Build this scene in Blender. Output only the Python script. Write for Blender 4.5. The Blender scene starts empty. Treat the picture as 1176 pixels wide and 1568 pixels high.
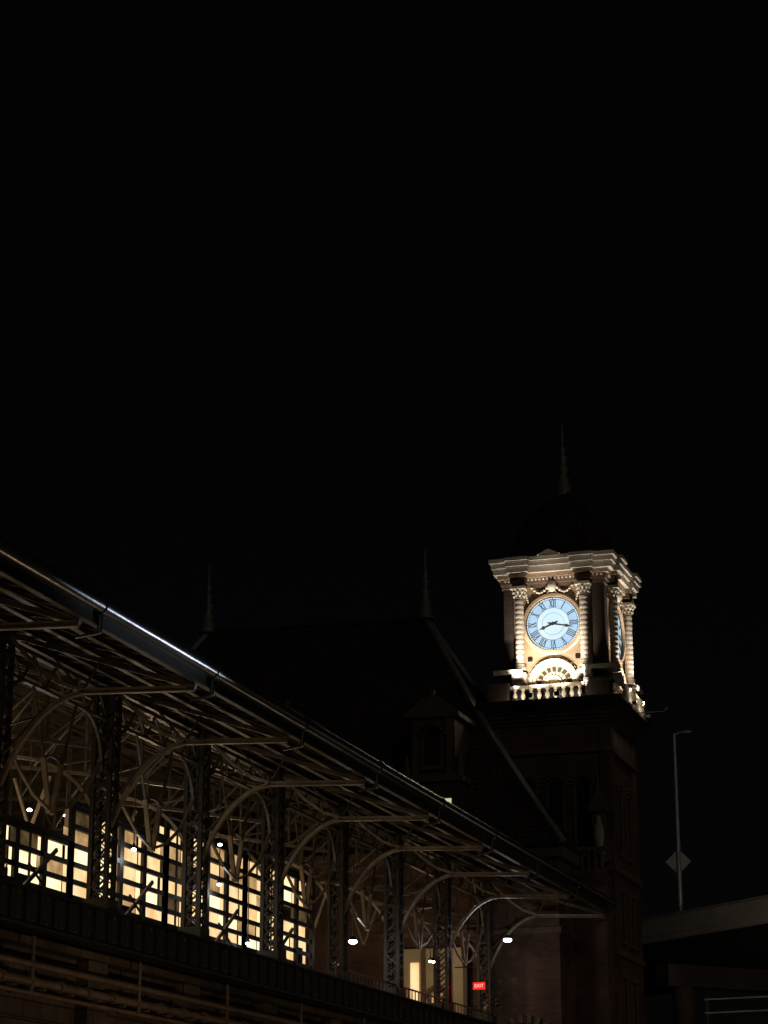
import bpy, math, random
from mathutils import Vector, Matrix
R = random.Random(11)
sc = bpy.context.scene
sc.view_settings.view_transform = 'Standard'
sc.view_settings.look = 'None'
sc.view_settings.exposure = 0
GZ = -1.6   # ground level (camera eye is z=0)

# ------------------------------------------------------------ materials
def newmat(name):
    m = bpy.data.materials.new(name); m.use_nodes = True
    nt = m.node_tree; nt.nodes.clear()
    out = nt.nodes.new('ShaderNodeOutputMaterial')
    return m, nt, out
def noisy(name, c1, c2, rough=0.7, metal=0.0, scale=1.5, bump=0.15, bscale=None):
    m, nt, out = newmat(name)
    b = nt.nodes.new('ShaderNodeBsdfPrincipled')
    tc = nt.nodes.new('ShaderNodeTexCoord')
    n = nt.nodes.new('ShaderNodeTexNoise'); n.inputs['Scale'].default_value = scale
    n.inputs['Detail'].default_value = 6; n.inputs['Roughness'].default_value = 0.65
    r = nt.nodes.new('ShaderNodeValToRGB')
    r.color_ramp.elements[0].position = 0.32; r.color_ramp.elements[1].position = 0.68
    r.color_ramp.elements[0].color = (*c1, 1); r.color_ramp.elements[1].color = (*c2, 1)
    nt.links.new(tc.outputs['Object'], n.inputs['Vector'])
    nt.links.new(n.outputs['Fac'], r.inputs['Fac'])
    nt.links.new(r.outputs['Color'], b.inputs['Base Color'])
    b.inputs['Roughness'].default_value = rough; b.inputs['Metallic'].default_value = metal
    bp = nt.nodes.new('ShaderNodeBump'); bp.inputs['Strength'].default_value = bump
    n2 = nt.nodes.new('ShaderNodeTexNoise'); n2.inputs['Scale'].default_value = bscale or scale*6
    nt.links.new(tc.outputs['Object'], n2.inputs['Vector'])
    nt.links.new(n2.outputs['Fac'], bp.inputs['Height'])
    nt.links.new(bp.outputs['Normal'], b.inputs['Normal'])
    nt.links.new(b.outputs[0], out.inputs[0])
    return m
def brick(name, c1, c2, mortar, bw=0.5, bh=0.16, rough=0.85, ms=0.02, offs=0.5):
    m, nt, out = newmat(name)
    b = nt.nodes.new('ShaderNodeBsdfPrincipled'); b.inputs['Roughness'].default_value = rough
    tc = nt.nodes.new('ShaderNodeTexCoord')
    sx = nt.nodes.new('ShaderNodeSeparateXYZ'); nt.links.new(tc.outputs['Object'], sx.inputs[0])
    ad = nt.nodes.new('ShaderNodeMath'); ad.operation = 'ADD'
    nt.links.new(sx.outputs['X'], ad.inputs[0]); nt.links.new(sx.outputs['Y'], ad.inputs[1])
    cx = nt.nodes.new('ShaderNodeCombineXYZ')
    nt.links.new(ad.outputs[0], cx.inputs['X']); nt.links.new(sx.outputs['Z'], cx.inputs['Y'])
    t = nt.nodes.new('ShaderNodeTexBrick')
    t.inputs['Color1'].default_value = (*c1, 1); t.inputs['Color2'].default_value = (*c2, 1)
    t.inputs['Mortar'].default_value = (*mortar, 1); t.inputs['Scale'].default_value = 1
    t.inputs['Brick Width'].default_value = bw; t.inputs['Row Height'].default_value = bh
    t.inputs['Mortar Size'].default_value = ms; t.offset = offs
    nt.links.new(cx.outputs[0], t.inputs['Vector'])
    n = nt.nodes.new('ShaderNodeTexNoise'); n.inputs['Scale'].default_value = 0.6; n.inputs['Detail'].default_value = 7
    nt.links.new(tc.outputs['Object'], n.inputs['Vector'])
    mr = nt.nodes.new('ShaderNodeMapRange'); mr.inputs['From Min'].default_value = .3; mr.inputs['From Max'].default_value = .7
    mr.inputs['To Min'].default_value = .5; mr.inputs['To Max'].default_value = 1.15
    nt.links.new(n.outputs['Fac'], mr.inputs[0])
    mx = nt.nodes.new('ShaderNodeMix'); mx.data_type = 'RGBA'; mx.blend_type = 'MULTIPLY'; mx.inputs['Factor'].default_value = 1
    nt.links.new(t.outputs['Color'], mx.inputs['A']); nt.links.new(mr.outputs[0], mx.inputs['B'])
    nt.links.new(mx.outputs['Result'], b.inputs['Base Color'])
    bp = nt.nodes.new('ShaderNodeBump'); bp.inputs['Strength'].default_value = .4; bp.inputs['Distance'].default_value = .03
    nt.links.new(t.outputs['Fac'], bp.inputs['Height']); bp.invert = True
    nt.links.new(bp.outputs['Normal'], b.inputs['Normal'])
    nt.links.new(b.outputs[0], out.inputs[0])
    return m
def emis(name, col, st, c2=None, scale=1.0):
    m, nt, out = newmat(name)
    e = nt.nodes.new('ShaderNodeEmission')
    tc = nt.nodes.new('ShaderNodeTexCoord')
    n = nt.nodes.new('ShaderNodeTexNoise'); n.inputs['Scale'].default_value = scale; n.inputs['Detail'].default_value = 4
    nt.links.new(tc.outputs['Object'], n.inputs['Vector'])
    r = nt.nodes.new('ShaderNodeValToRGB')
    r.color_ramp.elements[0].position = .35; r.color_ramp.elements[1].position = .6
    c2 = c2 or tuple(c*0.7 for c in col)
    r.color_ramp.elements[0].color = (*c2, 1); r.color_ramp.elements[1].color = (*col, 1)
    nt.links.new(n.outputs['Fac'], r.inputs['Fac'])
    nt.links.new(r.outputs['Color'], e.inputs['Color'])
    e.inputs['Strength'].default_value = st
    nt.links.new(e.outputs[0], out.inputs[0])
    return m

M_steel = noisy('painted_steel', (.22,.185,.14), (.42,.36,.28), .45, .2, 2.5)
M_truss = noisy('dark_truss_steel', (.05,.042,.033), (.17,.145,.11), .45, .3, 1.2)  # darker copy of the arm steel, mainly for inner members
M_pipe = noisy('rusty_pipe', (.14,.095,.06), (.28,.20,.13), .6, .1, 1.6)
M_steel_dk = noisy('dark_steel', (.012,.011,.01), (.028,.025,.022), .6, .2, 2)
M_col = noisy('column_steel', (.03,.026,.023), (.06,.053,.045), .55, .2, 2)
M_gutter = noisy('zinc_gutter', (.12,.125,.13), (.22,.23,.25), .27, .8, 1.2, .05, 30)
M_wood = noisy('roof_boards', (.03,.022,.015), (.065,.047,.034), .8, 0, 2)
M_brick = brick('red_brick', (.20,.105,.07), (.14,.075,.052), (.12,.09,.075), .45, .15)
M_dbrick = noisy('dark_brownstone', (.13,.09,.065), (.20,.14,.10), .85, 0, 1.5, .3)  # darker brown stone tone for frames and bands
M_shaded = brick('shaded_brick', (.07,.04,.028), (.045,.027,.02), (.03,.022,.018), .4, .15)  # brick darkened: shade of the unlit belfry piers put into the colour
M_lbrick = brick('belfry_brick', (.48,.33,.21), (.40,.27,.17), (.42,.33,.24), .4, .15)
M_stone = noisy('limestone', (.42,.37,.31), (.64,.58,.50), .8, 0, 1.6, .4)
M_ashlar = brick('stone_ashlar', (.17,.12,.08), (.11,.08,.055), (.04,.035,.03), 1.1, .5, .9, .03)
M_tile = brick('roof_tiles', (.10,.055,.04), (.07,.038,.029), (.02,.014,.01), .35, .3, .7, .05)
M_copper = noisy('weathered_copper', (.20,.19,.17), (.34,.33,.30), .5, .2, 2)
M_glassdk = noisy('dark_window_glass', (.01,.01,.012), (.02,.02,.024), .12, 0, 1, .02)
M_black = noisy('black_paint', (.012,.012,.014), (.02,.02,.02), .6, 0, 4)
M_conc = noisy('concrete', (.28,.25,.21), (.42,.38,.32), .9, 0, .6)
M_asph = noisy('asphalt', (.04,.04,.04), (.06,.06,.058), .9, 0, 1.5)
M_pave = brick('paving', (.24,.23,.21), (.2,.19,.175), (.1,.1,.09), .9, .9)
M_white = noisy('road_paint', (.6,.6,.58), (.8,.8,.78), .7, 0, 3)
M_galv = noisy('galvanised_steel', (.3,.3,.3), (.45,.45,.45), .45, .4, 3)
M_cream = noisy('cream_plaster', (.55,.45,.28), (.68,.57,.38), .85, 0, .8)
M_grass = noisy('ground_soil', (.035,.04,.025), (.07,.065,.045), 1, 0, .3)
E_dial = emis('dial_glass_backlit', (.74,.92,1.0), 1.08, (.62,.83,1.0), .9)
E_ring = emis('dial_numeral_band', (.54,.77,.98), 1.0, (.44,.67,.92), 1.2)
E_win = [emis('lit_interior_a', (1.0,.72,.37), 1.15, (.88,.50,.20), 1.3),
         emis('lit_interior_b', (.92,.58,.26), .65, (.42,.22,.08), 1.5),
         emis('lit_interior_c', (.50,.30,.14), .22, (.14,.08,.03), 1.5),
         emis('lit_interior_hot', (1.0,.82,.50), 1.6, (1.0,.70,.34), 1.0)]
E_lampw = emis('lamp_white', (.92,.97,1.0), 14, (.9,.95,1.0))
E_lampy = emis('lamp_warm', (1.0,.85,.58), 9, (1.0,.82,.5))
E_red = emis('exit_red', (1.0,.03,.02), 1.2, (.8,.01,.01), 3)
E_redl = emis('exit_letters', (1.0,.45,.38), 1.8, (1.0,.4,.33))

# ------------------------------------------------------------ mesh builder
class MB:
    def __init__(s): s.v=[]; s.f=[]; s.m=[]; s.mats=[]; s.sm=[]
    def mi(s, mat):
        if mat not in s.mats: s.mats.append(mat)
        return s.mats.index(mat)
    def add(s, vs, fs, mat, smooth=False):
        o=len(s.v); k=s.mi(mat)
        s.v += [tuple(v) for v in vs]
        for f in fs: s.f.append(tuple(i+o for i in f)); s.m.append(k); s.sm.append(smooth)
    def box(s, x0,x1,y0,y1,z0,z1, mat):
        vs=[(x,y,z) for z in (z0,z1) for y in (y0,y1) for x in (x0,x1)]
        s.add(vs, [(0,2,3,1),(4,5,7,6),(0,1,5,4),(2,6,7,3),(0,4,6,2),(1,3,7,5)], mat)
    def beam(s, p, q, w, h, mat, up=(0,0,1)):
        p=Vector(p); q=Vector(q); d=(q-p)
        if d.length<1e-6: return
        d.normalize(); u=Vector(up)
        if abs(d.dot(u))>.98: u=Vector((0,1,0))
        a=d.cross(u).normalized()*w/2; b=d.cross(a).normalized()*h/2
        vs=[p-a-b,p+a-b,p+a+b,p-a+b,q-a-b,q+a-b,q+a+b,q-a+b]
        s.add(vs,[(0,1,2,3),(7,6,5,4),(0,4,5,1),(1,5,6,2),(2,6,7,3),(3,7,4,0)],mat)
    def poly(s, pts, w, h, mat):
        for a,b in zip(pts[:-1],pts[1:]): s.beam(a,b,w,h,mat)
    def cyl(s, p, q, r1, mat, r2=None, n=12, smooth=True):
        if r2 is None: r2=r1
        p=Vector(p); q=Vector(q); d=(q-p).normalized()
        u=Vector((0,0,1)) if abs(d.z)<.9 else Vector((1,0,0))
        a=d.cross(u).normalized(); b=d.cross(a)
        vs=[]
        for c,r in ((p,r1),(q,r2)):
            for i in range(n):
                t=2*math.pi*i/n; vs.append(c+(a*math.cos(t)+b*math.sin(t))*r)
        s.add(vs,[(i,(i+1)%n,n+(i+1)%n,n+i) for i in range(n)],mat,smooth)
        s.add(vs[:n],[tuple(range(n-1,-1,-1))],mat); s.add(vs[n:],[tuple(range(n))],mat)
    def lathe(s, c, prof, mat, n=14, smooth=True):
        c=Vector(c); vs=[]
        for r,z in prof:
            for i in range(n):
                t=2*math.pi*i/n; vs.append(c+Vector((r*math.cos(t),r*math.sin(t),z)))
        fs=[]
        for k in range(len(prof)-1):
            for i in range(n): fs.append((k*n+i,k*n+(i+1)%n,(k+1)*n+(i+1)%n,(k+1)*n+i))
        s.add(vs,fs,mat,smooth)
    def sphere(s,c,r,mat,n=10,sz=1):
        s.lathe(c,[(max(.001,r*math.sin(math.pi*k/6)),-r*sz*math.cos(math.pi*k/6)) for k in range(7)],mat,n)
    def quad(s,a,b,c,d,mat): s.add([a,b,c,d],[(0,1,2,3)],mat)
    def obj(s,name,parent=None):
        me=bpy.data.meshes.new(name); me.from_pydata(s.v,[],s.f)
        for m in s.mats: me.materials.append(m)
        me.polygons.foreach_set('material_index',s.m); me.polygons.foreach_set('use_smooth',s.sm)
        me.update(); o=bpy.data.objects.new(name,me); sc.collection.objects.link(o)
        if parent: o.parent=parent
        return o
def empty(name,loc=(0,0,0)):
    e=bpy.data.objects.new(name,None); sc.collection.objects.link(e); e.empty_display_size=.5
    e.location=loc
    return e
def lamp(name,kind,loc,power,col,parent=None,size=.1,target=None,angle=90,blend=.6):
    l=bpy.data.lights.new(name,kind); l.energy=power; l.color=col
    if kind in('POINT','SPOT'): l.shadow_soft_size=size
    if kind=='SPOT': l.spot_size=math.radians(angle); l.spot_blend=blend
    o=bpy.data.objects.new(name,l); sc.collection.objects.link(o); o.location=loc
    if target is not None:
        o.rotation_euler=(Vector(target)-Vector(loc)).to_track_quat('-Z','Y').to_euler()
    if parent: o.parent=parent
    return o

# ------------------------------------------------------------ ground, road, pavement
g=MB(); g.quad((-900,-400,GZ),(900,-400,GZ),(900,1400,GZ),(-900,1400,GZ),M_grass); g.obj('ground')
r=MB(); r.quad((-19,-60,GZ+.004),(-3,-60,GZ+.004),(-3,260,GZ+.004),(-19,260,GZ+.004),M_asph)
for y in range(-50,250,9):
    r.quad((-11.08,y,GZ+.008),(-10.92,y,GZ+.008),(-10.92,y+3,GZ+.008),(-11.08,y+3,GZ+.008),M_white)
r.obj('road')
p=MB(); p.box(-28.5,-19,-60,112,GZ,GZ+.13,M_pave); p.box(-3,3,-60,112,GZ,GZ+.13,M_pave)
p.obj('pavement')

# ------------------------------------------------------------ TRAIN SHED
shed=empty('train_shed')
SP=7.66; Y0=50.3; ys=[Y0+SP*i for i in range(-2,9)]
XE=-24.0; XC=-30.2; ZA=14.05; SL=.30
def zr(x): return 14.62+ (XE-x)*SL if x>-43 else 14.62+19*SL-(-43-x)*SL
YS,YE=30.0,112.4
m=MB()
for (xa,xb) in ((-24.0,-43.0),(-43.0,-62.0)):
    za,zb=zr(xa),zr(xb)
    vs=[(xa,YS,za+.1),(xb,YS,zb+.1),(xb,YE,zb+.1),(xa,YE,za+.1),(xa,YS,za+.2),(xb,YS,zb+.2),(xb,YE,zb+.2),(xa,YE,za+.2)]
    m.add(vs,[(0,1,2,3),(7,6,5,4),(0,4,5,1),(1,5,6,2),(2,6,7,3),(3,7,4,0)],M_wood)
y=YS+.6
while y<YE:
    m.beam((-24.1,y,zr(-24.1)+.06),(-42.9,y,zr(-42.9)+.06),.06,.07,M_wood); y+=.96
m.obj('roof_deck',shed)
m=MB()
x=-24.35; k=0
while x>-43:
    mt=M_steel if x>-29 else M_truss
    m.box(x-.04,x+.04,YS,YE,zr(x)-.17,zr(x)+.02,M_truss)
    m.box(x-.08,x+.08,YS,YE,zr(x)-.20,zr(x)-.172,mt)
    x-=1.55
m.obj('purlins',shed)
m=MB()
m.cyl((-23.9,YS,14.83),(-23.9,YE+.3,14.83),.23,M_gutter,n=24)
m.box(-24.04,-23.97,YS,YE,14.32,14.62,M_steel_dk)
m.box(-24.09,-23.92,YS,YE,14.27,14.317,M_truss)
for y in ys:
    m.cyl((-23.9,y+.9,14.83),(-23.9,y+1.1,14.83),.26,M_gutter,n=24)
    m.cyl((-23.9,y+1,14.7),(-23.93,y+1,14.1),.07,M_gutter,n=8)
    m.cyl((-23.93,y+1,14.1),(-24.5,y+.8,13.98),.05,M_gutter,n=8)
m.obj('gutter',shed)
m=MB()
def arc(y,x0,z0,x1,z1,k=12):
    pts=[]
    for i in range(k+1):
        a=math.pi/2*i/k*.86
        fx=math.sin(a)/math.sin(math.pi/2*.86); fz=(1-math.cos(a))/(1-math.cos(math.pi/2*.86))
        pts.append((x0+(x1-x0)*(fx*.55+.45*i/k),y,z0+(z1-z0)*(fz*.75+.25*(i/k)**1.3)))
    return pts
for y in ys:
    m.beam((XE-.05,y,ZA),(-27.6,y,ZA+.14),.17,.035,M_steel); m.beam((XE-.05,y,ZA+.13),(-27.6,y,ZA+.27),.17,.03,M_steel)
    m.beam((XE-.05,y,ZA+.065),(-27.6,y,ZA+.205),.03,.13,M_steel)
    m.poly(arc(y,-27.55,ZA+.16,-30.0,11.6),.17,.12,M_steel)
    m.beam((XE,y,ZA+.1),(-30.2,y,zr(-30.2)-.28),.14,.14,M_truss)
    m.poly([(-27.5,y,ZA+.25),(-28.2,y,ZA+.5),(-28.9,y,ZA+1.0),(-29.6,y,ZA+1.7),(-30.0,y,ZA+2.2)],.13,.1,M_steel)
    m.beam((-27.5,y,ZA+.2),(-26.9,y,zr(-26.9)-.3),.07,.05,M_truss)
    m.beam((-27.5,y,ZA+.2),(-28.8,y,zr(-28.8)-.3),.07,.05,M_truss)
    m.beam((-29.9,y,12.6),(-28.6,y,13.9),.07,.05,M_truss)
    m.beam((-29.9,y,13.4),(-28.9,y,13.6),.06,.05,M_truss)
    yy=y+SP/2
    m.cyl((XE,y,ZA+.15),(-27.3,yy,zr(-27.3)-.1),.022,M_truss,n=5)
    m.cyl((XE,y+SP,ZA+.15),(-27.3,yy,zr(-27.3)-.1),.022,M_truss,n=5)
m.obj('cantilever_brackets',shed)
def lattice_col(m,x,y,z0,z1,w=.56,mat=M_col):
    h=w/2
    for sx in(-1,1):
        for sy in(-1,1):
            m.box(x+sx*h-.07,x+sx*h+.07,y+sy*h-.07,y+sy*h+.07,z0,z1,mat)
    st=.46; n=int((z1-z0)/st); st=(z1-z0)/n
    for i in range(n):
        a=z0+i*st; b=a+st
        for (pa,pb) in (((-h,-h),(h,-h)),((-h,h),(h,h)),((-h,-h),(-h,h)),((h,-h),(h,h))):
            m.beam((x+pa[0],y+pa[1],a),(x+pb[0],y+pb[1],b),.03,.07,M_col)
            m.beam((x+pb[0],y+pb[1],a),(x+pa[0],y+pa[1],b),.07,.03,M_truss if i%2 else mat)
m=MB()
for y in ys:
    lattice_col(m,XC,y,8.9,zr(XC)-.3)
    m.box(XC-.42,XC+.42,y-.42,y+.42,8.9,9.4,M_col)
    m.box(XC-.38,XC+.38,y-.38,y+.38,12.9,13.02,M_col)
for y in ys: lattice_col(m,-56,y,8.9,zr(-56)-.3)
m.obj('lattice_columns',shed)
m=MB()
for xx in(XC,-56):
    zt=zr(xx)-.45; zb=zt-.9
    m.box(xx-.1,xx+.1,YS,YE,zt-.06,zt+.06,M_truss); m.box(xx-.08,xx+.08,YS,YE,zb-.04,zb+.04,M_truss)
    for y in ys[:-1]:
        n=5
        for i in range(n):
            a=y+SP*i/n; b=y+SP*(i+1)/n; c=(a+b)/2
            m.beam((xx,a,zb),(xx,c,zt),.07,.05,M_truss); m.beam((xx,c,zt),(xx,b,zb),.07,.05,M_truss)
        for sg,yy in((1,y),(-1,y+SP)):
            pts=[]
            for i in range(8):
                a=math.pi/2*i/7
                pts.append((xx,yy+sg*(.3+1.5*(1-math.cos(a))),zb-1.7+1.7*math.sin(a)))
            m.poly(pts,.1,.08,M_truss)
        if xx==XC:
            c=y+SP/2
            for sg in(-1,1):
                m.beam((xx,c+sg*.08,11.5),(xx,c+sg*.62,13.1),.15,.12,M_steel)
                m.beam((xx,c+sg*.62,13.1),(xx,c+sg*1.5,zb),.08,.06,M_truss)
                m.poly([(xx,c+sg*.62,13.1),(xx,c+sg*.3,13.22),(xx,c,13.25)],.08,.06,M_truss)
                m.poly([(xx,c+sg*.1,11.6),(xx,c+sg*1.2,11.9),(xx,c+sg*2.4,12.6),(xx,c+sg*3.4,13.7)],.09,.08,M_steel)
m.obj('longitudinal_girders',shed)
m=MB()
for y in ys:
    top=[];bot=[]
    N=12
    for i in range(N+1):
        x=-30.2-(25.8)*i/N
        top.append((x,y,zr(x)-.35)); f=1-abs(i-N/2)/(N/2)
        bot.append((x,y,14.2+1.6*math.sin(f*math.pi/2)))
    m.poly(top,.2,.18,M_truss); m.poly(bot,.16,.12,M_truss)
    for i in range(N):
        if i<N/2: m.beam(top[i],bot[i+1],.09,.07,M_truss)
        else: m.beam(bot[i],top[i+1],.09,.07,M_truss)
        m.beam(top[i],bot[i],.1,.08,M_truss)
    for x0,sg in((-30.4,-1),(-55.8,1)):
        pts=[(x0+sg*(3.4*(1-math.cos(a))),y,11.4+2.75*math.sin(a)) for a in [math.pi/2*i/9 for i in range(10)]]
        m.poly(pts,.15,.11,M_steel)
        m.beam((x0,y,13.0),(x0+sg*1.0,y,13.35),.08,.06,M_truss)
        m.beam((x0,y,13.9),(x0+sg*1.9,y,13.75),.08,.06,M_truss)
    for xv in(-36.6,-43,-49.4):
        for sg in(-1,1): m.beam((xv,y,13.1),(xv+sg*.7,y,15.0),.12,.09,M_steel)
for y0,y1 in zip(ys[:-1],ys[1:]):
    for xa in(-31,-43):
        m.cyl((xa,y0,zr(xa)-.5),(xa-6,y1,zr(xa-6)-.5),.025,M_truss,n=5)
        m.cyl((xa-6,y0,zr(xa-6)-.5),(xa,y1,zr(xa)-.5),.025,M_truss,n=5)
m.obj('cross_trusses',shed)
m=MB()
m.box(-62,-30.8,YS,112.3,8.2,8.9,M_conc)
m.box(-30.15,-29.75,YS,112.3,7.95,8.93,M_steel_dk)
m.box(-30.25,-29.6,YS,112.3,8.935,9.0,M_steel_dk)
m.box(-30.25,-29.6,YS,112.3,7.86,7.946,M_steel_dk)
y=YS
while y<112:
    m.box(-29.75,-29.69,y,y+.05,7.95,8.93,M_steel_dk)
    for z in(8.1,8.8): m.sphere((-29.74,y+.5,z),.05,M_truss,6)
    y+=.95
m.obj('platform_girder',shed)
m=MB()
m.box(-62,-30.6,YS,112.3,GZ,8.05,M_ashlar)
m.box(-30.59,-30.2,YS,112.3,7.5,7.75,M_ashlar)
m.box(-30.59,-30.3,YS,112.3,5.1,5.35,M_ashlar)
for y in ys:
    m.box(-30.6,-30.2,y-.7,y+.7,GZ,7.49,M_ashlar)
    m.cyl((-29.85,y+2.4,6.1),(-29.85,y+2.4,7.7),.06,M_pipe,n=8)
    m.beam((-30.6,y+2.4,6.15),(-29.8,y+2.4,6.15),.08,.08,M_steel_dk)
    for k in range(3):
        c=y+1.6+k*2.1
        for i in range(8):
            a=math.pi*(i+.5)/8
            m.beam((-30.56,c+.62*math.cos(a),3.4+.62*math.sin(a)),(-30.56,c+.85*math.cos(a),3.4+.85*math.sin(a)),.12,.24,M_dbrick,up=(1,0,0))
        m.box(-30.6,-30.59,c-.6,c+.6,1.0,3.9,M_glassdk)
m.obj('masonry_base',shed)
m=MB()
for z,rr,xx in((6.9,.1,-29.9),(6.42,.13,-29.95),(6.08,.07,-29.9)):
    m.cyl((xx,YS,z),(xx,112,z),rr,M_pipe,n=10)
y=YS
while y<112:
    m.cyl((-29.95,y,6.42),(-29.95,y+.18,6.42),.18,M_pipe,n=10)
    m.box(-30.3,-29.85,y+.8,y+.9,6.2,6.27,M_pipe); y+=1.9
m.obj('service_pipes',shed)
# glazed wall in front of the lit waiting room
m=MB(); wn=MB()
XG=-31.3
for b in range(len(ys)-1):
    ya=ys[b]
    if ya>81.5: break
    lvl = 0 if b<4 else (1 if b<5 else 2)
    rows=[9.1,9.55,10.05,10.6,11.2]+([11.8,12.4] if lvl else [])+([13.0] if lvl==2 else [])
    zt=rows[-1]
    n=4
    m.box(XG-.1,XG+.1,ya,ya+SP,zt+.07,zt+.2,M_steel_dk)
    for i in range(n+1):
        yy=ya+SP*i/n
        m.box(XG-.05,XG+.06,yy-.15,yy+.15,9,zt+.069,M_steel_dk)
    for k,z in enumerate(rows):
        m.box(XG-.03,XG+.05,ya,ya+SP,z-.08,z+.08,M_steel_dk)
    for i in range(n):
        yy=ya+SP*(i+.5)/n
        if R.random()<.3: m.box(XG-.03,XG+.03,yy-.035,yy+.035,9,zt,M_steel_dk)
        if R.random()<.3:
            z0=9.0+R.random()*.6; m.box(XG-.16,XG-.12,yy-.3-.3*R.random(),yy+.2,z0,z0+.5+.5*R.random(),M_steel_dk)
        for k in range(len(rows)-1):
            q=R.random()
            if k<4: e=E_win[0] if q<.58 else (E_win[3] if q<.88 else (E_win[1] if q<.97 else E_win[2]))
            else: e=E_win[0] if q<.5 else (E_win[3] if q<.58 else (E_win[1] if q<.82 else (E_win[2] if q<.93 else M_glassdk)))
            d=.2+.1*R.random()
            a0,a1=ya+SP*i/n+.02,ya+SP*(i+1)/n-.02
            wn.quad((XG-d,a1,rows[k]),(XG-d,a0,rows[k]),(XG-d,a0,rows[k+1]),(XG-d,a1,rows[k+1]),e)
m.obj('glazing_frame',shed)
wn.obj('lit_room_windows',shed)
m=MB()
for y in (54,61.5,69,77,83):
    m.beam((XG+.25,y,9.1),(XG+.25,y+2.6,10.8),.08,.12,M_truss); m.beam((XG+.3,y+2.6,9.1),(XG+.3,y+.6,10.1),.06,.06,M_truss)
m.box(-30.1,-30.02,88,112,9.5,9.56,M_truss)
y=88
while y<112: m.box(-30.08,-30.04,y,y+.04,9.0,9.5,M_truss); y+=.5
m.obj('handrails',shed)

def platform_lamp(x,y,z,power=None,warm=True,top=None,r_=.15):
    e=empty('platform_lamp',(x,y,z))
    mm=MB()
    mm.lathe((0,0,0),[(r_*.2,.24),(r_*.45,.2),(r_*.95,.08),(r_*.95,.05)],M_black,12)
    mm.cyl((0,0,.22),(0,0,(top or 1.6)),.02,M_truss,n=6)
    mm.sphere((0,0,0),r_,E_lampy if warm else E_lampw,12,.6)
    mm.obj('lamp_head',e)
    if power: lamp('lamp_light','POINT',(0,0,-.3),power,(1,.72,.42) if warm else (.95,.97,1),e,.15)
for (x,y,z) in ((-38,56,12.6),(-38,70,12.8),(-37,84,12.8),(-40,99,12.8)):
    platform_lamp(x,y,z,power=210,top=2.2)
for (x,y,z,p_) in ((-33,66,12.45,45),(-33,68.7,12.7,0),(-30.9,69.6,11.6,22),(-30.9,77.3,11.45,22),(-30.9,77.3,12.9,0),(-30.9,80.3,9.65,0)):
    platform_lamp(x,y,z,power=p_,top=15.0-z,warm=False,r_=.085)
platform_lamp(-31,93,11.1,45,False,3.5,r_=.19)
platform_lamp(-28.1,108,12.7,40,False,1.9,r_=.21)
platform_lamp(-32.3,109,11.9,60,True,2.6,r_=.1)
platform_lamp(-29.8,101,11.0,25,True,3,r_=.09)

def winbox(m,face,c,z0,z1,w,fixed,mat=M_glassdk,fr=M_stone,arch=False,dep=.12):
    def B(a0,a1,o0,o1,za,zb,mt):
        if face=='y': m.box(a0,a1,fixed-o1,fixed-o0,za,zb,mt)
        else: m.box(fixed+o0,fixed+o1,a0,a1,za,zb,mt)
    B(c-w/2,c+w/2,.003,.02,z0,z1,mat)
    B(c-w/2-.16,c-w/2,0,dep,z0,z1,fr); B(c+w/2,c+w/2+.16,0,dep,z0,z1,fr)
    B(c-w/2-.25,c+w/2+.25,0,dep+.08,z0-.2,z0,fr)
    B(c-.03,c+.03,.02,.06,z0,z1,M_black); B(c-w/2,c+w/2,.02,.055,(z0+z1)/2-.04,(z0+z1)/2+.04,M_black)
    if not arch: B(c-w/2-.25,c+w/2+.25,0,dep+.06,z1,z1+.28,fr)
    else:
        n=9
        for i in range(n):
            a=math.pi*(i+.5)/n; rr=w/2+.12
            q=(c+rr*math.cos(a),fixed-dep/2,z1+rr*math.sin(a)) if face=='y' else (fixed+dep/2,c+rr*math.cos(a),z1+rr*math.sin(a))
            q2=(c+(rr+.24)*math.cos(a),fixed-dep/2,z1+(rr+.24)*math.sin(a)) if face=='y' else (fixed+dep/2,c+(rr+.24)*math.cos(a),z1+(rr+.24)*math.sin(a))
            m.beam(q,q2,dep,rr*math.pi/n*1.4,fr,up=(0,1,0) if face=='y' else (1,0,0))
        k=10
        pts=[(c,z1)]+[(c+w/2*math.cos(math.pi*i/k),z1+w/2*math.sin(math.pi*i/k)) for i in range(k+1)]
        if face=='y': m.add([(a,fixed-.015,b) for a,b in pts],[(0,i+1,i+2) for i in range(k)],mat)
        else: m.add([(fixed+.015,a,b) for a,b in pts],[(0,i+1,i+2) for i in range(k)],mat)

# ------------------------------------------------------------ CLOCK TOWER
tw=empty('clock_tower')
TX0,TX1,TY0,TY1=-31.1,-24.85,117.6,124.2
m=MB()
m.box(TX0,TX1,TY0,TY1,GZ,25.2,M_brick)
for x in (TX0,TX1):
    for y in (TY0,TY1):
        m.box(x-.5 if x==TX1 else x-.12,x+.12 if x==TX1 else x+.5,y-.12 if y==TY0 else y-.5,y+.5 if y==TY0 else y+.12,GZ,25.0,M_brick)
for z,hh,pr in((8,.35,.3),(12.9,.3,.22),(17.2,.35,.25),(23.6,.25,.2)):
    m.box(TX0-pr,TX1+pr,TY0-pr,TY1+pr,z,z+hh,M_dbrick)
m.obj('shaft',tw)
m=MB()
for c in(-29.3,-27.8,-26.3):
    winbox(m,'y',c,18.2,21.8,.75,TY0,arch=True,fr=M_dbrick)
    winbox(m,'y',c,9.3,11.6,.8,TY0,fr=M_dbrick)
    winbox(m,'y',c,13.8,16,.8,TY0,fr=M_dbrick)
for c in(119.6,122.1):
    for z0,z1 in((2,5),(9.2,11.8),(13.8,16.3),(18.4,21.6)):
        winbox(m,'x',c,z0,z1,.85,TX1,arch=(z0 in(18.4,2)),fr=M_dbrick)
m.obj('shaft_windows',tw)
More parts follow.
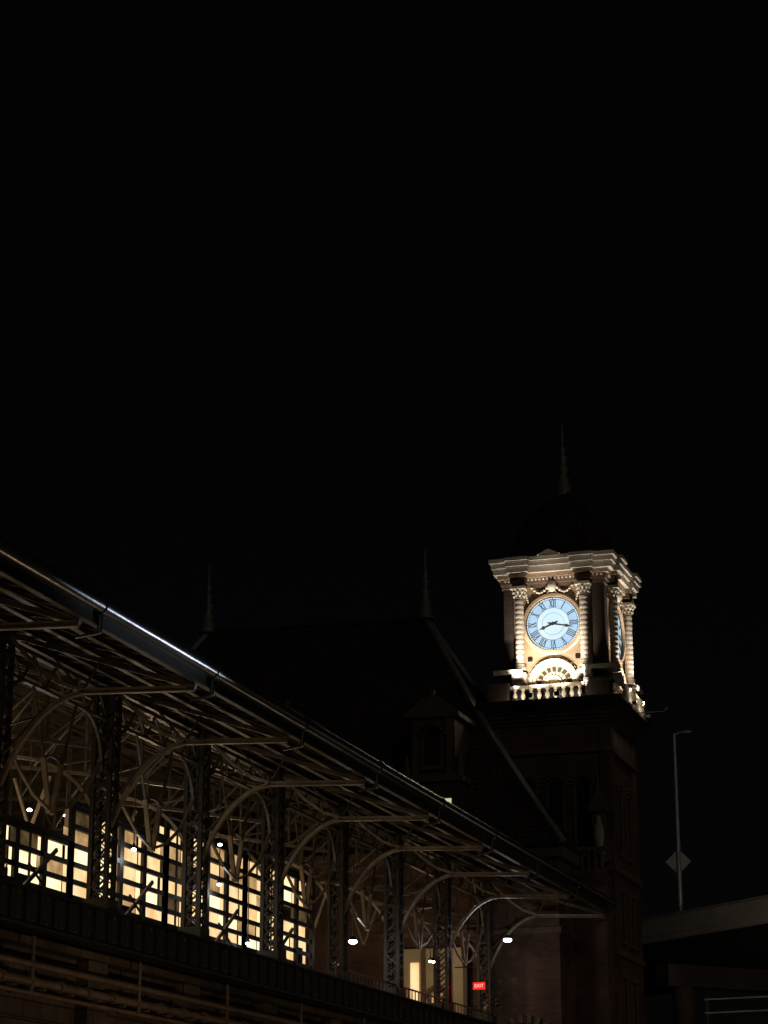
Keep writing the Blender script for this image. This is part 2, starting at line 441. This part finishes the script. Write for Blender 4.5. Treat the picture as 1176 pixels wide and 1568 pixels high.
BX0,BX1,BY0,BY1=-30.6,-25.0,118.0,124.2
m=MB()
for i in range(5):
    e=.15+.17*i; z=25.2+.2*i
    m.box(TX0-e*.6,TX1+e*.85,TY0-e*.8,TY1+e*.4,z,z+.2,M_brick)
m.box(TX0-.75,TX1+1.0,TY0-1.3,TY1+.5,26.2,26.38,M_shaded)
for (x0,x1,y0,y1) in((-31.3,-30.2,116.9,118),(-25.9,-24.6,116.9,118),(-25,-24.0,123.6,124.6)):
    m.box(x0,x1,y0,y1,26.38,27.35,M_shaded); m.box(x0-.08,x1+.08,y0-.08,y1+.08,27.35,27.5,M_shaded)
m.obj('balcony_corbel',tw)
m=MB()
def baluster(x,y,z,h,mat=M_stone):
    m.lathe((x,y,z),[(.12,0),(.12,h*.1),(.065,h*.16),(.125,h*.36),(.135,h*.45),(.07,h*.72),(.06,h*.8),(.12,h*.88),(.12,h)],mat,8)
m.box(-30.1,-26.0,117.0,117.3,27.18,27.32,M_stone); m.box(-30.1,-26.0,117.0,117.3,26.38,26.45,M_stone)
for i in range(9): baluster(-29.85+.45*i,117.15,26.45,.73)
m.box(-30.1,-26.0,117.5,117.56,26.38,27.1,M_black)  # black sheet added for the dark shade in the baluster gaps
m.box(-24.25,-23.95,118.2,123.5,27.18,27.32,M_stone); m.box(-24.25,-23.95,118.2,123.5,26.38,26.45,M_stone)
for i in range(12): baluster(-24.1,118.4+.45*i,26.45,.73)
m.obj('balustrade',tw)
m=MB()
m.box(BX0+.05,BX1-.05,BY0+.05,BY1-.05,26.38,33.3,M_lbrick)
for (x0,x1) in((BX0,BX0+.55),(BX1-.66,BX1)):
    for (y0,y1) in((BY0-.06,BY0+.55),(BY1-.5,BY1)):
        m.box(x0,x1+(.06 if x1==BX1 else 0),y0,y1,26.38,33.0,M_shaded)
for z,h,pr,mt in((28.1,.22,.32,M_stone),(33.0,.22,.12,M_dbrick),(33.22,.3,.2,M_dbrick),(33.55,.2,.38,M_lbrick),(33.78,.32,.6,M_stone),(34.13,.26,.72,M_stone),(34.42,.2,.85,M_stone)):
    if z==28.1:
        m.box(BX0-.5,BX0+1.15,BY0-pr-.4,BY0+.4,z,z+h,mt); m.box(BX1-1.15,BX1+.5,BY0-pr-.4,BY0+.4,z,z+h,mt)
        m.box(BX1-.2,BX1+.72,BY1-1.3,BY1+.4,z,z+h,mt)
    else:
        m.box(BX0-pr*.8,BX1+pr*.9,BY0-pr*.8,BY1+pr*.8,z,z+h+.02,mt)
        if z>33.1:
            for c in(-29.66,-26.04): m.box(c-.42-pr*.3,c+.42+pr*.3,BY0-pr*.8-.28,BY0,z+.003,z+h-.003,mt)
            for c in(119.1,123.0): m.box(BX1,BX1+pr*.8+.36,c-.42-pr*.3,c+.42+pr*.3,z+.003,z+h-.003,mt)
for i in range(26):
    x=BX0+.1+i*.216; m.box(x,x+.1,BY0-.30,BY0-.165,33.4,33.548,M_stone)
for i in range(28):
    y=BY0+.1+i*.216; m.box(BX1+.185,BX1+.33,y,y+.1,33.4,33.548,M_stone)
m.add([(-28.5,117.15,34.65),(-27.2,117.15,34.65),(-27.85,117.15,34.95),(-28.5,117.9,34.65),(-27.2,117.9,34.65),(-27.85,117.9,34.95)],[(0,1,2),(5,4,3),(0,2,5,3),(1,4,5,2)],M_stone)
m.obj('belfry',tw)
m=MB()
def bigcol(x,y):
    prof=[(.34,0),(.34,.18),(.28,.22),(.30,.32),(.24,.4)]
    z=.4
    while z<3.9:
        prof+=[(.228,z),(.243,z+.04),(.243,z+.2),(.228,z+.24)]; z+=.28
    prof+=[(.215,4.0),(.26,4.05),(.22,4.12),(.25,4.3),(.36,4.55),(.38,4.62),(.38,4.72)]
    m.lathe((x,y,28.3),prof,M_stone,16)
    m.box(x-.42,x+.42,y-.42,y+.42,32.86,33.0,M_stone)
    for i in range(8):
        a=math.pi/4*i; m.sphere((x+.32*math.cos(a),y+.32*math.sin(a),32.72),.09,M_stone,6); m.sphere((x+.29*math.cos(a+.4),y+.29*math.sin(a+.4),32.5),.07,M_stone,6)
    m.box(x-.4,x+.4,y-.4,y+.4,27.5,28.1,M_stone)
for c in(-29.66,-26.04): bigcol(c,BY0-.3)
for c in(119.1,123.0): bigcol(BX1+.3,c)
m.obj('belfry_columns',tw)
def clock(name,center,face,G=1.06):
    C=Vector(center)
    def P(a,b,o):
        if face=='y': return (C.x+a*G,C.y-o,C.z+b*G)
        return (C.x+o,C.y+a*G,C.z+b*G)
    U=(0,1,0) if face=='y' else (1,0,0)
    m=MB(); N=64
    def disc(r,o,mat): m.add([P(r*math.cos(2*math.pi*i/N),r*math.sin(2*math.pi*i/N),o) for i in range(N)],[tuple(range(N))],mat)
    def ring(r0,r1,o0,o1,mat):
        vs=[];fs=[]
        for i in range(N):
            t=2*math.pi*i/N
            for (r_,o_) in((r0,o0),(r0,o1),(r1,o1),(r1,o0)): vs.append(P(r_*math.cos(t),r_*math.sin(t),o_))
        for i in range(N):
            j=(i+1)%N
            for k in range(4): fs.append((4*i+k,4*i+(k+1)%4,4*j+(k+1)%4,4*j+k))
        m.add(vs,fs,mat)
    disc(1.44,.03,E_dial)
    ring(.86,1.32,.03,.036,E_ring)
    ring(1.44,1.58,0,.22,M_lbrick); ring(1.58,1.64,0,.14,M_stone)
    ring(1.39,1.44,.03,.08,M_black); ring(1.30,1.32,.03,.05,M_black); ring(.845,.86,.03,.05,M_black); ring(.58,.592,.03,.045,M_black)
    def stroke(a0,b0,a1,b1,w,o=.055):
        m.beam(P(a0,b0,o),P(a1,b1,o),w,.02,M_black,up=U)
    def st(th,t0,r0,t1,r1,w):
        er=(math.sin(th),math.cos(th)); et=(math.cos(th),-math.sin(th))
        stroke(er[0]*r0+et[0]*t0,er[1]*r0+et[1]*t0,er[0]*r1+et[0]*t1,er[1]*r1+et[1]*t1,w)
    nums=['XII','I','II','III','IIII','V','VI','VII','VIII','IX','X','XI']
    wd={'I':.09,'V':.18,'X':.18}
    for h,s in enumerate(nums):
        th=math.pi/6*h; W=sum(wd[c] for c in s); t=-W/2
        for c in s:
            w=wd[c]; k=t+w/2
            if c=='I': st(th,k,.9,k,1.27,.045)
            elif c=='V': st(th,k-.065,1.27,k,.9,.05); st(th,k+.065,1.27,k,.9,.03)
            else: st(th,k-.07,1.27,k+.07,.9,.05); st(th,k+.07,1.27,k-.07,.9,.03)
            t+=w
        for q in(.895,1.275): st(th,-W/2,q,W/2,q,.018)
    for i in range(60): st(math.pi/30*i,0,1.325,0,1.375,.02 if i%5 else .05)
    def hand(deg,L,w):
        th=math.radians(deg)
        er=(math.sin(th),math.cos(th)); et=(math.cos(th),-math.sin(th))
        pts=[(-.28,w*.7),(-.05,w*.9),(L*.55,w*.7),(L*.68,w*1.7),(L*.8,w*.7),(L,.01)]
        vs=[]
        for r_,ww in pts: vs+= [P(er[0]*r_+et[0]*ww,er[1]*r_+et[1]*ww,.1),P(er[0]*r_-et[0]*ww,er[1]*r_-et[1]*ww,.1)]
        m.add(vs,[(2*i,2*i+1,2*i+3,2*i+2) for i in range(len(pts)-1)],M_black)
    hand(248.5,.80,.065); hand(102,1.08,.055)
    disc(.1,.115,M_black)
    m.obj(name,tw)
clock('clock_dial',(-27.85,BY0+.04,30.9),'y')
clock('side_clock_dial',(BX1-.04,121.1,30.9),'x')
m=MB()
def arch(face,c,fixed):
    def P(a,b,o): return (c+a,fixed-o,b) if face=='y' else (fixed+o,c+a,b)
    up=(0,1,0) if face=='y' else (1,0,0)
    zc=27.5
    for (r0,r1,dep) in((1.22,1.40,.30),(1.04,1.2,.2),(.36,.48,.24)):
        k=24
        for i in range(k):
            a=math.pi*i/k; b=math.pi*(i+1)/k; rm=(r0+r1)/2
            m.beam(P(rm*math.cos(a),zc+rm*math.sin(a),dep/2),P(rm*math.cos(b),zc+rm*math.sin(b),dep/2),r1-r0,dep,M_stone,up=up)
    for i in range(9):
        a=math.pi*(i+.5)/9
        m.beam(P(.54*math.cos(a),zc+.54*math.sin(a),.06),P(.68*math.cos(a),zc+.68*math.sin(a),.06),.1,.1,M_stone,up=up)
        m.beam(P(.74*math.cos(a),zc+.74*math.sin(a),.03),P(.98*math.cos(a),zc+.98*math.sin(a),.03),.2,.05,M_black,up=up)
    for i in range(17):
        a=math.pi*(i+.5)/17
        m.beam(P(1.41*math.cos(a),zc+1.41*math.sin(a),.12),P(1.5*math.cos(a),zc+1.5*math.sin(a),.12),.12,.1,M_stone,up=up)
    for sg in(-1,1):
        m.beam(P(sg*1.33-.13,29.0,.03),P(sg*1.33+.13,29.0,.03),.26,.03,M_glassdk,up=up)
    m.sphere(P(0,33.0,.2),.26,M_stone,10,1.3)
    for sg in(-1,1):
        for i in range(7):
            t=i/6; m.sphere(P(sg*(.28+.85*t),32.93-.28*math.sin(math.pi*t)+.05*t,.14),.1-.03*t,M_stone,7)
        for i in range(5):
            m.sphere(P(sg*(.16+.05*i),32.75-.06*i,.15),.06,M_stone,6)
            m.sphere(P(sg*(1.45-.03*i),32.6-.13*i,.14),.08-.008*i,M_stone,6)
arch('y',-27.85,BY0+.05); arch('x',121.1,BX1-.05)
m.obj('belfry_ornament',tw)
m=MB()
cx,cy=-27.8,121.1
prof=[(2.95,34.6),(2.95,34.85),(2.75,34.9),(2.7,35.4),(2.5,36.2),(2.15,37.0),(1.65,37.8),(1.05,38.5),(.5,39.0),(.38,39.2)]
N=8
def sq(hw,z):
    c=hw*.72
    return [(cx+a,cy+b*1.05,z) for a,b in((-c,-hw),(c,-hw),(hw,-c),(hw,c),(c,hw),(-c,hw),(-hw,c),(-hw,-c))]
vs=[];fs=[]
for w,z in prof: vs+=sq(w,z)
for k in range(len(prof)-1):
    for i in range(N): fs.append((k*N+i,k*N+(i+1)%N,(k+1)*N+(i+1)%N,(k+1)*N+i))
fs.append(tuple(len(vs)-8+i for i in range(8)))
m.add(vs,fs,M_tile)
for i in range(N): m.poly([vs[k*N+i] for k in range(2,len(prof))],.1,.1,M_tile)
m.obj('dome_roof',tw)
def finial(m,x,y,z,h,mat=M_copper):
    prof=[(.50,0),(.42,.05),(.44,.12),(.30,.17),(.34,.24),(.18,.3),(.26,.36),(.28,.40),(.12,.44),(.23,.5),(.25,.54),(.09,.58),(.15,.62),(.16,.66),(.07,.7),(.055,.85),(.03,1.0)]
    m.lathe((x,y,z),[(r_*h/4.0,t*h) for r_,t in prof],mat,10)
m=MB(); finial(m,cx,cy,39.1,4.4); m.obj('finial',tw)
m=MB()
m.box(-26.0,-24.9,117.0,117.47,17.6,18.0,M_dbrick); m.box(-25.8,-25.1,117.2,117.47,18.0,20.3,M_dbrick)
m.box(-26.0,-24.9,117.0,117.47,20.3,20.5,M_dbrick)
m.add([(-26.0,117.0,20.5),(-24.9,117.0,20.5),(-25.45,117.0,21.6),(-26.0,117.47,20.5),(-24.9,117.47,20.5),(-25.45,117.47,21.6)],[(0,1,2),(5,4,3),(0,2,5,3),(1,4,5,2)],M_dbrick)
finial(m,-25.45,117.25,21.5,1.0,M_dbrick)
m.lathe((-25.45,117.15,18.0),[(.3,0),(.3,.3),(.22,.5),(.3,1.0),(.26,1.5),(.14,1.7),(.17,1.85),(.1,2.05),(.01,2.1)],M_stone,10)
m.obj('aedicule',tw)
fl=MB()
for (x,y) in((-29.75,116.7),(-25.95,116.7)): fl.box(x-.14,x+.14,y-.1,y+.1,26.4,26.56,M_black)
for x in(-28.6,-27.1): fl.box(x-.15,x+.15,115.3,115.5,26.3,26.5,M_black); fl.beam((x,115.5,26.3),(x,116.4,26.3),.05,.05,M_black)
for y in(119.3,123.0): fl.box(-23.85,-23.6,y-.12,y+.12,26.4,26.56,M_black)
fl.box(-22.4,-22.2,120.9,121.3,26.3,26.5,M_black); fl.beam((-22.4,121.1,26.3),(-23.9,121.1,26.3),.05,.05,M_black)
fl.obj('floodlight_housings',tw)
W=(1,.91,.76)
for x,tx in((-29.75,-29.6),(-25.95,-26.12)):
    lamp('floodlight','SPOT',(x,116.7,26.75),1900,W,tw,.06,(tx,117.7,31.5),46,.9)
for x,tx in((-28.6,-28.3),(-27.1,-27.4)):
    lamp('floodlight','SPOT',(x,115.4,26.6),1700,(1,.85,.66),tw,.08,(tx,118,29.4),62,.6)
for x in(-29.5,-28.5,-27.5,-26.5):
    lamp('baluster_fill','POINT',(x,116.55,26.62),20,(1,.86,.62),tw,.05)  # added fill in front of the balusters to brighten them, no fixture
for y in(119.4,123.0):
    lamp('floodlight','SPOT',(-23.7,y,26.75),1700,W,tw,.06,(-24.75,y,31.0),50,.9)
for y in(119.5,122.0):
    lamp('baluster_fill','POINT',(-23.55,y,26.62),14,(1,.86,.62),tw,.05)  # same added fill for the side balustrade
lamp('floodlight','SPOT',(-22.3,121.3,26.6),1800,(1,.85,.66),tw,.1,(-25,121.3,29.6),62,.7)

# ------------------------------------------------------------ HEADHOUSE
hh=empty('station_headhouse')
m=MB()
m.box(-64,-26.6,112.6,128,GZ,17.6,M_brick)
m.box(-64.3,-26.3,112.3,128.3,17.3,17.9,M_dbrick)
m.box(-64.1,-26.5,112.48,128.1,13.5,13.8,M_dbrick)
m.obj('walls',hh)
m=MB()
ra,rb=(-35.8,120.2,32.3),(-49.1,120.2,32.5)
c=[(-26.2,112.0,17.9),(-26.2,128.4,17.9),(-58.8,128.4,17.9),(-58.8,112.0,17.9)]
def sub(a,b,t,sag):
    return (a[0]+(b[0]-a[0])*t,a[1]+(b[1]-a[1])*t,a[2]+(b[2]-a[2])*t-sag*math.sin(math.pi*t))
K=8
for A,B,C_,D in((c[0],c[1],ra,ra),(c[1],c[2],rb,ra),(c[2],c[3],rb,rb),(c[3],c[0],ra,rb)):
    for i in range(K):
        t0,t1=i/K,(i+1)/K
        m.quad(sub(A,D,t0,.5),sub(B,C_,t0,.5),sub(B,C_,t1,.5),sub(A,D,t1,.5),M_tile)
m.obj('roof',hh)
m=MB()
for A,D in((c[0],ra),(c[1],ra),(c[2],rb),(c[3],rb)):
    m.poly([sub((A[0],A[1],A[2]+.1),(D[0],D[1],D[2]+.1),i/K,.5) for i in range(K+1)],.36,.24,M_copper)
m.beam((ra[0],ra[1],ra[2]+.08),(rb[0],rb[1],rb[2]+.08),.25,.2,M_tile)
finial(m,ra[0],ra[1],ra[2],4.2); finial(m,rb[0],rb[1],rb[2],4.2)
m.obj('ridge_and_finials',hh)
m=MB()
def dormer(xc,y,z0,w,h):
    m.box(xc-w/2-.35,xc+w/2+.35,y-.15,y+4,z0-2.6,z0-.35,M_brick)
    m.box(xc-w/2-.5,xc+w/2+.5,y-.3,y+3.6,z0-.35,z0,M_dbrick)
    m.box(xc-w/2,xc+w/2,y,y+4,z0,z0+h,M_brick)
    m.box(xc-w/2-.3,xc+w/2+.3,y-.25,y+4,z0+h,z0+h+.25,M_dbrick)
    for sg in(-1,1):
        m.box(xc+sg*w*.38-.16,xc+sg*w*.38+.16,y-.12,y,z0,z0+h,M_dbrick)
        m.lathe((xc+sg*(w/2+.25),y+.1,z0),[(.22,0),(.25,.3),(.1,.6),(.16,.8),(.02,1.2)],M_dbrick,8)
    zt=z0+h+.25
    m.add([(xc-w/2-.3,y-.2,zt),(xc+w/2+.3,y-.2,zt),(xc+.5,y-.2,zt+.75),(xc,y-.2,zt+.95),(xc-.5,y-.2,zt+.75),
           (xc-w/2-.3,y+4,zt),(xc+w/2+.3,y+4,zt),(xc+.5,y+4,zt+.75),(xc,y+4,zt+.95),(xc-.5,y+4,zt+.75)],
          [(0,1,2,3,4),(9,8,7,6,5),(1,6,7,2),(2,7,8,3),(3,8,9,4),(4,9,5,0)],M_dbrick)
    m.sphere((xc,y-.05,zt+1.05),.2,M_dbrick,8)
    winbox(m,'y',xc,z0+.5,z0+h-1.0,.9,y,arch=True,fr=M_dbrick)
dormer(-33.3,113.0,21.9,2.4,3.1); dormer(-41.5,113.0,21.9,2.4,3.1); dormer(-50.3,113,21.9,2.4,3.1)
m.obj('dormers',hh)
m=MB()
m.quad((-32.75,112.83,20.2),(-32.25,112.83,20.2),(-32.25,112.83,20.65),(-32.75,112.83,20.65),emis('attic_window_light',(.85,.92,.5),.8))
m.box(-32.82,-32.18,112.8,112.828,20.12,20.2,M_dbrick)
m.box(-35.0,-31.4,112.2,112.55,8.9,12.9,M_cream)
for xx in(-35.0,-33.6,-32.2,-31.4): m.box(xx-.1,xx+.1,112.05,112.2,8.9,13.0,M_dbrick)
m.quad((-34.3,112.15,9.0),(-33.85,112.15,9.0),(-33.85,112.15,12.2),(-34.3,112.15,12.2),E_win[0])
winbox(m,'y',-32.9,9.2,10.4,.6,112.2,mat=E_win[1],fr=M_dbrick,arch=True)
winbox(m,'y',-30.4,8.9,10.0,.6,112.6,mat=E_win[2],fr=M_dbrick,arch=True)
winbox(m,'y',-28.6,3,5.8,1.4,112.6,fr=M_dbrick,arch=True)
for i in range(12):
    a=math.pi*(i+.5)/12
    m.beam((-28.4+1.5*math.cos(a),112.55,7.6+1.5*math.sin(a)),(-28.4+1.9*math.cos(a),112.55,7.6+1.9*math.sin(a)),.2,.42,M_dbrick,up=(0,1,0))
m.obj('openings',hh)
m=MB()
m.box(-28.2,-24.9,116.1,116.5,16.9,17.1,M_dbrick); m.box(-28.2,-24.9,116.1,116.5,18.1,18.3,M_dbrick)
for i in range(9): baluster(-28.0+.36*i,116.3,17.1,1.0,M_dbrick)
m.box(-26.6,-24.9,116.0,117.45,GZ,16.88,M_brick)
m.box(-28.3,-27.9,115.9,116.6,16.9,19.0,M_dbrick)
m.obj('parapet',hh)

# ------------------------------------------------------------ EXIT sign
es=empty('exit_sign',(-29.0,106.0,10.35))
m=MB(); m.box(-.32,.32,-.05,.05,-.19,.19,M_black); m.box(-.30,.30,-.058,-.052,-.17,.17,E_red)
m.cyl((-.2,0,.18),(-.2,0,.9),.015,M_black,n=6); m.cyl((.2,0,.18),(.2,0,.9),.015,M_black,n=6); m.beam((-.3,0,.9),(-1.2,0,.9),.05,.05,M_black)
m.obj('sign_box',es)
cu=bpy.data.curves.new('exit_letters','FONT'); cu.body='EXIT'; cu.size=.22; cu.align_x='CENTER'; cu.align_y='CENTER'; cu.extrude=.002
cu.materials.append(E_redl)
to=bpy.data.objects.new('letters',cu); sc.collection.objects.link(to); to.parent=es; to.location=(0,-.065,0); to.rotation_euler=(math.pi/2,0,0)
lamp('sign_glow','POINT',(.1,-.4,-.1),16,(1,.05,.03),es,.1)

# ------------------------------------------------------------ VIADUCT
vd=empty('highway_viaduct')
P1=Vector((-27.54,139.4,0)); D=Vector((8.78,-8.3,0)).normalized(); Nn=Vector((D.y,-D.x,0))*-1
if Nn.y<0: Nn=-Nn
def L(a,b,z): v=P1+D*a+Nn*b; return (v.x,v.y,z)
m=MB()
m.beam(L(-60,0,16.75),L(70,0,16.75),.35,1.0,M_conc)
m.beam(L(-60,6,16.1),L(70,6,16.1),12.2,.28,M_conc)
m.beam(L(-60,12,16.75),L(70,12,16.75),.35,1.0,M_conc)
for b in(.8,4,8,11.2): m.beam(L(-60,b,15.2),L(70,b,15.2),.35,1.5,M_steel_dk)
m.beam(L(-60,-.2,17.33),L(70,-.2,17.33),.08,.1,M_galv)
for a in range(-60,70,2): m.beam(L(a,-.05,17.2),L(a,-.05,17.36),.08,.08,M_galv)
for a in(-34,1.6,24,48):
    m.beam(L(a,0,13.8),L(a,12,13.8),1.3,1.3,M_shaded)  # pier and cap take the shaded tone so they recede
    for b in(1.5,10.5): m.cyl(L(a,b,GZ),L(a,b,13.2),.65,M_shaded,n=20)
m.obj('viaduct_structure',vd)
rp=empty('access_ramp')
m=MB()
m.beam((-20,116,8.6),(6,113,8.9),5,.5,M_steel_dk)
for z in(9.45,10.1): m.beam((-19.6,113.6,z),(6,110.4,z+.25),.06,.07,M_galv)
for i in range(7):
    x=-19.5+3.8*i; y=113.6-(x+19.6)*.125; m.box(x,x+.06,y,y+.06,8.7,10.2+.01*i,M_truss)
for x in(-16,-2): m.box(x-.5,x+.5,115,116,GZ,8.4,M_conc)
m.obj('ramp_structure',rp)

sl=empty('unseen_street_lamp')
b0=Vector(L(3.6,.1,17.2))
m=MB()
m.cyl(b0,(b0.x,b0.y,28.3),.14,M_galv,r2=.10,n=10)
m.poly([(b0.x,b0.y,28.2),(b0.x+.3,b0.y,28.35),(b0.x+1.0,b0.y-.1,28.38)],.08,.08,M_galv)
m.box(b0.x+.6,b0.x+1.1,b0.y-.25,b0.y+.05,28.3,28.4,M_galv)
m.box(b0.x-.2,b0.x+.2,b0.y-.2,b0.y+.2,17.0,17.4,M_galv)
m.obj('lamp_post',sl)
ws=empty('warning_sign')
m=MB(); q=.78
x=b0.x; y=b0.y-.2; z=20.4
for sg in(-1,1):
    a=[(x+sg*.13,z+q-.13),(x+sg*q,z),(x+sg*.13,z-q+.13)]
    vs=[(p_[0],y,p_[1]) for p_ in a]+[(p_[0],y+.02,p_[1]) for p_ in a]
    m.add(vs,[(0,1,2),(5,4,3),(0,3,4,1),(1,4,5,2),(2,5,3,0)],M_galv)
m.beam((x-.6,y+.03,20.4),(x+.6,y+.03,20.4),.05,.03,M_galv)
m.obj('sign_plates',ws)

def unseen_lamp(x,y,h,arm):  # unseen lamps, placed out of view for their light on the scene
    s2=empty('unseen_street_lamp',(x,y,GZ))
    m=MB(); m.cyl((0,0,0),(0,0,h),.12,M_galv,r2=.07,n=10); m.poly([(0,0,h-.2),(arm*.45,0,h+.2),(arm,0,h+.25)],.08,.08,M_galv)
    m.box(arm-.3,arm+.3,-.15,.15,h+.18,h+.32,M_black); m.box(arm-.25,arm+.25,-.12,.12,h+.15,h+.178,E_lampw); m.box(-.2,.2,-.2,.2,0,.4,M_galv)
    m.obj('lamp_post',s2)
    return s2,(arm,0,h)
s,l=unseen_lamp(-6.2,88.5,9,-2)
lamp('lamp_light','SPOT',l,9000,(.80,.88,1),s,.35,(-17.7,-34.0,16.4),8,1.0)  # narrow spot aimed up from the unseen lamp to put the gutter highlight
s,l=unseen_lamp(-9.0,117,13,-1.5)
lamp('lamp_light','POINT',(l[0],l[1],l[2]),170,(1,.80,.60),s,.3)  # added out of view to light the tower side a little
lamp('viaduct_fill','SPOT',(l[0],l[1]+.3,l[2]),1500,(1,.88,.74),s,.3,(-11,17,19.5),62,.8)  # added spot that brightens the viaduct barrier
for x,y,pw in((-21.5,46,290),(-21.5,66,240),(-21.5,88,130)):
    s,l=unseen_lamp(x,y,4.0,.001)
    lamp('lamp_light','POINT',(-.2,0,4.6),pw,(1,.70,.42),s,.2)  # added below view to warm the base wall and bracket arms

# ------------------------------------------------------------ world & dim city glow
w=bpy.data.worlds.new('World'); sc.world=w; w.use_nodes=True
nt=w.node_tree; bg=nt.nodes['Background']
sky=nt.nodes.new('ShaderNodeTexSky'); sky.sky_type='NISHITA'; sky.sun_disc=False
sky.sun_elevation=math.radians(3); sky.sun_rotation=math.radians(150)
hs=nt.nodes.new('ShaderNodeHueSaturation'); hs.inputs['Saturation'].default_value=.1
nt.links.new(sky.outputs[0],hs.inputs['Color']); nt.links.new(hs.outputs[0],bg.inputs['Color'])
bg.inputs['Strength'].default_value=.0005
sd=bpy.data.lights.new('city_glow','SUN'); sd.energy=.05; sd.angle=math.radians(8); sd.color=(1,.84,.70)  # directional lamp added as city glow to bring up the tower brick
so=bpy.data.objects.new('city_glow',sd); sc.collection.objects.link(so)
so.rotation_euler=Vector((-.55,.75,-.35)).to_track_quat('-Z','Y').to_euler()

# ------------------------------------------------------------ camera
cd=bpy.data.cameras.new('camera'); co=bpy.data.objects.new('camera',cd); sc.collection.objects.link(co)
cd.sensor_fit='VERTICAL'; cd.sensor_height=36; cd.lens=80.0; cd.clip_end=3000; cd.clip_start=.1
co.location=(0,0,0); co.rotation_euler=(math.radians(90+17.15),0,math.radians(17.66))
sc.camera=co
